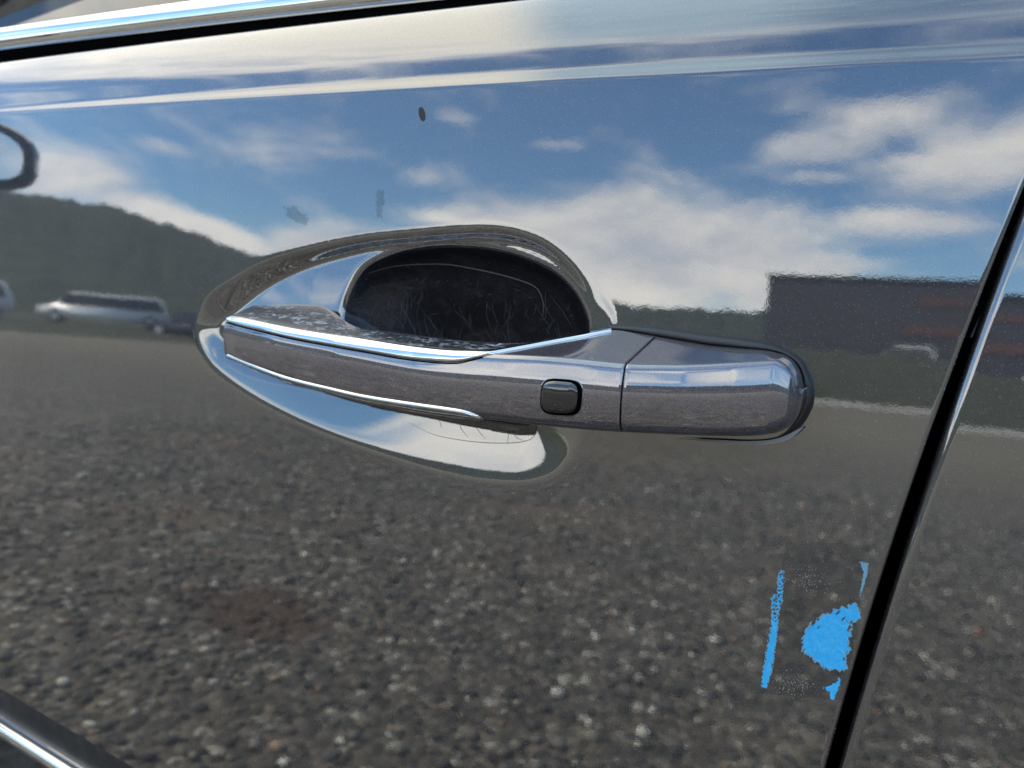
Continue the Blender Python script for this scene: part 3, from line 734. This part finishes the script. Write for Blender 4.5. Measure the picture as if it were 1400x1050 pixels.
# ------------------------------------------------------------------ ground
GZ = -.98
gm_, g, gb_ = mat('gravel_lot')
ge = g.n('ShaderNodeNewGeometry'); pos = ge.outputs['Position']
v1 = g.n('ShaderNodeTexVoronoi'); g.l(pos, v1.inputs['Vector']); v1.inputs['Scale'].default_value = 34
vs = g.n('ShaderNodeSeparateColor'); g.l(v1.outputs['Color'], vs.inputs[0])
n1 = g.noise(pos, .9, 5, .6); n2 = g.noise(pos, 14, 5, .65)
cst = g.mix(vs.outputs[0], (.018, .016, .013, 1), (.165, .145, .112, 1))
cst = g.mix(g.smooth(vs.outputs[1], .88, .95), cst, (.36, .34, .29, 1))
cst = g.mix(g.smooth(n2.outputs[0], .48, .62), cst, (.050, .046, .040, 1))
big = g.mix(n1.outputs[0], (.125, .110, .082, 1), (.20, .175, .122, 1))
gs_ = g.n('ShaderNodeSeparateXYZ'); g.l(pos, gs_.inputs[0])
far = g.smooth(gs_.outputs[1], -4.5, -15.)
def rusty(n_, p_, col):
    sp_ = n_.n('ShaderNodeSeparateXYZ'); n_.l(p_, sp_.inputs[0]); wv = n_.noise(p_, 4.5, 4, .6)
    dx = n_.m('DIVIDE', n_.m('ADD', sp_.outputs[0], 1.78), .34); dy = n_.m('DIVIDE', n_.m('ADD', sp_.outputs[1], 1.45), .22)
    r2_ = n_.m('ADD', n_.m('ADD', n_.m('MULTIPLY', dx, dx), n_.m('MULTIPLY', dy, dy)), n_.m('MULTIPLY', n_.m('SUBTRACT', wv.outputs[0], .5), 2.2))
    return n_.mix(n_.m('MULTIPLY', n_.smooth(r2_, 1.3, .3), .75), col, (.060, .028, .014, 1))
g.l(g.mix(far, rusty(g, pos, g.mix(g.m('MULTIPLY', g.smooth(n1.outputs[0], .5, .7), .45), cst, (.15, .105, .065, 1))), big), gb_.inputs['Base Color'])
gb_.inputs['Roughness'].default_value = .9
hgt = g.m('MULTIPLY', g.m('SUBTRACT', .5, v1.outputs['Distance']), .02)
bpn = g.n('ShaderNodeBump'); bpn.inputs['Distance'].default_value = 1; g.l(hgt, bpn.inputs['Height']); g.l(bpn.outputs[0], gb_.inputs['Normal'])
gx = np.array([-900, -300, -100, -40, -15, -6, -3, 0, 3, 6, 15, 40, 100, 300, 900.]); GX, GY = np.meshgrid(gx, gx, indexing='ij')
go = link('ground', mesh_np('ground', np.stack([GX, GY, np.full_like(GX, GZ)], -1), gridq(15, 15, flip=True)), gm_); tag(go, None, None, kind='structure')
# loose stones
ico = bmesh.new(); bmesh.ops.create_icosphere(ico, subdivisions=1, radius=1); iv = np.array([v.co[:] for v in ico.verts]); ifc = np.array([[v.index for v in f.verts] for f in ico.faces]); ico.free()
NS = 15000; ns = len(iv)
r_ = np.sqrt(rng.uniform(0, 1, NS))
sx = rng.uniform(-6.0, 1.4, NS); sy = -.25-rng.uniform(0, 1, NS)**1.5*6.0
sz = .007+.017*rng.uniform(0, 1, NS)**2.2
scl = sz[:, None]*rng.uniform(.6, 1.25, (NS, 3)); scl[:, 2] *= .7
ang = rng.uniform(0, 2*pi, NS); V0 = iv[None]*rng.uniform(.78, 1.15, (NS, ns, 1))*scl[:, None, :]
Vx = V0[..., 0]*np.cos(ang)[:, None]-V0[..., 1]*np.sin(ang)[:, None]; Vy = V0[..., 0]*np.sin(ang)[:, None]+V0[..., 1]*np.cos(ang)[:, None]
VV = np.stack([Vx+sx[:, None], Vy+sy[:, None], V0[..., 2]+GZ+sz[:, None]*.25], -1)
QQ = (ifc[None]+(np.arange(NS)*ns)[:, None, None]).reshape(-1, 3)
stm, s_, sb_ = mat('loose_stone'); sg = s_.n('ShaderNodeNewGeometry'); rp = s_.n('ShaderNodeValToRGB'); s_.l(sg.outputs['Random Per Island'], rp.inputs[0])
cr = rp.color_ramp; cr.elements[0].color = (.025, .025, .027, 1); cr.elements[1].color = (.62, .60, .53, 1)
for p_, c_ in ((.35, (.06, .06, .06, 1)), (.7, (.13, .125, .112, 1)), (.9, (.24, .22, .18, 1)), (.94, (.27, .15, .09, 1)), (.96, (.5, .48, .42, 1))):
    e_ = cr.elements.new(p_); e_.color = c_
s_.l(rusty(s_, sg.outputs['Position'], rp.outputs[0]), sb_.inputs['Base Color']); sb_.inputs['Roughness'].default_value = .85
tag(link('gravel', mesh_np('gravel', VV, QQ), stm, smooth=False), 'loose mixed grey gravel mirrored in the lower door', 'gravel', kind='stuff')

# ------------------------------------------------------------------ far surroundings mirrored in the paint
def polar(az_, dist, h): a = radians(az_); return (sin(a)*dist, -cos(a)*dist, h)
hm, h_, hb = mat('wooded_hillside'); hg = h_.n('ShaderNodeNewGeometry')
ha = h_.noise(hg.outputs['Position'], .11, 6, .7); hb2 = h_.noise(hg.outputs['Position'], .018, 4, .6)
h_.l(h_.mix(h_.smooth(ha.outputs[0], .35, .65), h_.mix(hb2.outputs[0], (.009, .015, .012, 1), (.018, .026, .018, 1)), (.030, .044, .026, 1)), hb.inputs['Base Color']); hb.inputs['Roughness'].default_value = 1
sk = [(-110, 9), (-90, 9.6), (-75, 8.6), (-62.6, 7.9), (-61, 7.9), (-58.7, 7.9), (-54.2, 7.2), (-49.4, 6.0), (-44.2, 4.6), (-40, 4.4), (-36, 4.8), (-31, 5.1), (-26, 5.2), (-21.6, 4.9), (-19.3, 4.5), (-13.8, 4.5), (-8, 4.7), (8, 5), (30, 7), (60, 6), (90, 8)]
azs = np.arange(-110, 90, .22); ds = np.array([70, 85, 100, 120, 140, 160, 180, 200, 220, 240, 260.]); HV = []
for a in azs:
    e = np.interp(a, [s[0] for s in sk], [s[1] for s in sk]); row = []
    for k, d_ in enumerate(ds):
        t = k/(len(ds)-1); hh = (d_*tan(radians(e))+.98)*(t**.75)+GZ
        nn_ = noise.noise(Vector(polar(a, d_*.11, 1)))*1.2+noise.noise(Vector((sin(radians(a))*d_*.35, cos(radians(a))*d_*.35+0, 4)))*1.1
        row.append(polar(a, d_, hh+(nn_*min(1, t*3) if k else -1)))
    b0 = row[-1]; row.append((b0[0]*1.2, b0[1]*1.2, -3)); HV.append(row)
HV = np.array(HV); tag(link('hills', mesh_np('hills', HV, gridq(HV.shape[0], HV.shape[1], flip=False)), hm), None, None, kind='structure')
def boxm(bm, x0, x1, y0, y1, z0, z1):
    v = [bm.verts.new(p) for p in ((x0, y0, z0), (x1, y0, z0), (x1, y1, z0), (x0, y1, z0), (x0, y0, z1), (x1, y0, z1), (x1, y1, z1), (x0, y1, z1))]
    for f in ((3, 2, 1, 0), (4, 5, 6, 7), (0, 1, 5, 4), (1, 2, 6, 5), (2, 3, 7, 6), (3, 0, 4, 7)): bm.faces.new([v[i] for i in f])
def box(name, m_, dims, parent):
    bm = bmesh.new(); boxm(bm, *dims); o = link(name, bm_mesh(name, bm), m_, parent, False); return o
DW, _, _ = simple('dark_cladding', (.045, .045, .055), .8); RB, _, _ = simple('red_brick', (.11, .055, .045), .9); WP, _, _ = simple('white_paint', (.75, .75, .72), .5)
CONC, _, _ = simple('pale_concrete', (.5, .49, .45), .8)
# dark flat-roofed building
b0 = empty('flat_roofed_building', (2.5, -45, GZ)); tag(b0, 'dark flat-roofed building with red brick bands mirrored at the right of the door', 'building')
box('wall', DW, (-8.3, 22, -4, 4, 0, 6.45), b0); box('brick_band', RB, (-1, 14, 4.0, 4.06, 5.2, 5.6), b0); box('brick_band', RB, (-1.5, 22, 4.0, 4.06, 3.6, 4.15), b0)
box('parapet', DW, (-8.42, 22.1, -4.1, 4.15, 6.45, 6.6), b0)
# green bank below it
bk, bk_n, bk_b = mat('rough_grass'); bg2 = bk_n.n('ShaderNodeNewGeometry')
bk_n.l(bk_n.mix(bk_n.noise(bg2.outputs['Position'], 2.2, 5, .7).outputs[0], (.016, .024, .013, 1), (.060, .064, .036, 1)), bk_b.inputs['Base Color']); bk_b.inputs['Roughness'].default_value = 1
hv = []
for x in np.arange(-32, 34, .35):
    row = []
    for k, y in enumerate(np.arange(-27.5, -37, -.5)):
        t = k/18; top = 2.3*(t**.7)*(1 if x > -14 else .85); row.append((x, y, GZ+top+.28*noise.noise(Vector((x*.9, y*.9, 0)))*min(1, k)))
    hv.append(row)
hv = np.array(hv); tag(link('grass_bank', mesh_np('grass_bank', hv, gridq(hv.shape[0], hv.shape[1])), bk), None, None, kind='structure')
kb = box('kerb', CONC, (-30, 34, -27.4, -27.0, GZ-.1, GZ+.16), None); tag(kb, 'pale concrete kerb along the far edge of the gravel lot', 'kerb')
# vehicles parked across the lot
WC, _, _ = simple('white_car_paint', (.78, .79, .80), .25); DC, _, _ = simple('dark_car_paint', (.025, .028, .045), .2); AL, _, _ = simple('alloy', (.6, .6, .6), .35, .8)
def vehicle(name, label, cat, loc, rot, L, H, hood, pm, group=None):
    e = empty(name, loc); e.rotation_euler.z = rot; tag(e, label, cat, group)
    Wd = .88; bm = bmesh.new(); h0 = .28; hb_ = H*.56
    prof = [(-L/2, h0), (-L/2, hb_*.85), (-L/2+hood, hb_), (-L/2+hood+.5, H*.97), (L/2-.45 if hood < 1.3 else L/2-1.3, H), (L/2-.05, hb_), (L/2, h0)]
    a = [bm.verts.new((x, -Wd*(1 if z <= hb_ else .82), z)) for x, z in prof]; c_ = [bm.verts.new((x, Wd*(1 if z <= hb_ else .82), z)) for x, z in prof]
    n = len(prof)
    for i in range(n): bm.faces.new((a[i], a[(i+1) % n], c_[(i+1) % n], c_[i]))
    bm.faces.new(a[::-1]); bm.faces.new(c_); bmesh.ops.bevel(bm, geom=bm.edges[:], offset=.05, segments=2, affect='EDGES')
    link('body', bm_mesh('body', bm), pm, e)
    for s in (-1, 1):
        bm = bmesh.new(); x0 = -L/2+hood+.28; x1 = (L/2-.5 if hood < 1.3 else L/2-1.1)
        vs_ = [bm.verts.new(p) for p in ((x0-.2, s*(Wd*.985), hb_+.04), (x1+.3, s*(Wd*.985), hb_+.04), (x1, s*(Wd*.86), H*.93), (x0+.15, s*(Wd*.86), H*.93))]
        r = bmesh.ops.extrude_face_region(bm, geom=[bm.faces.new(vs_)]); bmesh.ops.translate(bm, verts=[v for v in r['geom'] if isinstance(v, bmesh.types.BMVert)], vec=(0, s*.03, 0))
        link('window', bm_mesh('window', bm), GLASS, e, False)
    for x in (-L/2+.8, L/2-.85):
        for s in (-1, 1):
            for nm, rr, mm, th in (('tyre', .33, TYRE, .1), ('rim', .21, AL, .115)):
                bm = bmesh.new(); bmesh.ops.create_cone(bm, cap_ends=True, segments=24, radius1=rr, radius2=rr, depth=th*2)
                bmesh.ops.rotate(bm, verts=bm.verts, matrix=Matrix.Rotation(pi/2, 3, 'X')); bmesh.ops.translate(bm, verts=bm.verts, vec=(x, s*(Wd-.08), .33))
                link(nm, bm_mesh(nm, bm), mm, e, False)
    return e
def place(az_, d_): p = polar(az_, d_, GZ); return p
vehicle('parked_van', 'white van parked far across the lot, mirrored beside the handle', 'van', place(-58.2, 40)[:2]+(GZ+.42,), radians(-52), 6.0, 1.6, .9, WC)
vehicle('parked_van', 'white minibus standing beyond the far end of the white van', 'van', place(-68, 40)[:2]+(GZ+.42,), radians(-60), 5.4, 1.75, .8, WC)
vehicle('parked_sedan', 'dark sedan with silver wheels mirrored just left of the handle', 'car', place(-52.0, 37)[:2]+(GZ+.15,), radians(-14), 4.4, 1.38, 1.4, DC)
vehicle('parked_hatchback', 'white hatchback behind the grass bank, left one of the two below the dark building', 'car', (.75, -38.9, GZ+1.45), 0, 3.6, 1.45, 1.1, WC, 'white hatchbacks behind the grass bank')
vehicle('parked_hatchback', 'white hatchback behind the grass bank, right one of the two below the dark building', 'car', (6.4, -38.9, GZ+1.25), 0, 3.6, 1.45, 1.1, WC, 'white hatchbacks behind the grass bank')
# low earth shelf that the far vehicles stand on
sh = []
for a_ in np.arange(-85, -40, .5):
    sh.append([polar(a_, 33, GZ-.05), polar(a_, 34.5, GZ+.14+.04*noise.noise(Vector((a_, 0, 0)))), polar(a_, 37.5, GZ+.36), polar(a_, 60, GZ+.45), polar(a_, 72, GZ+.6)])
sh = np.array(sh); tag(link('grass_verge', mesh_np('grass_verge', sh, gridq(sh.shape[0], sh.shape[1])), bk), None, None, kind='structure')
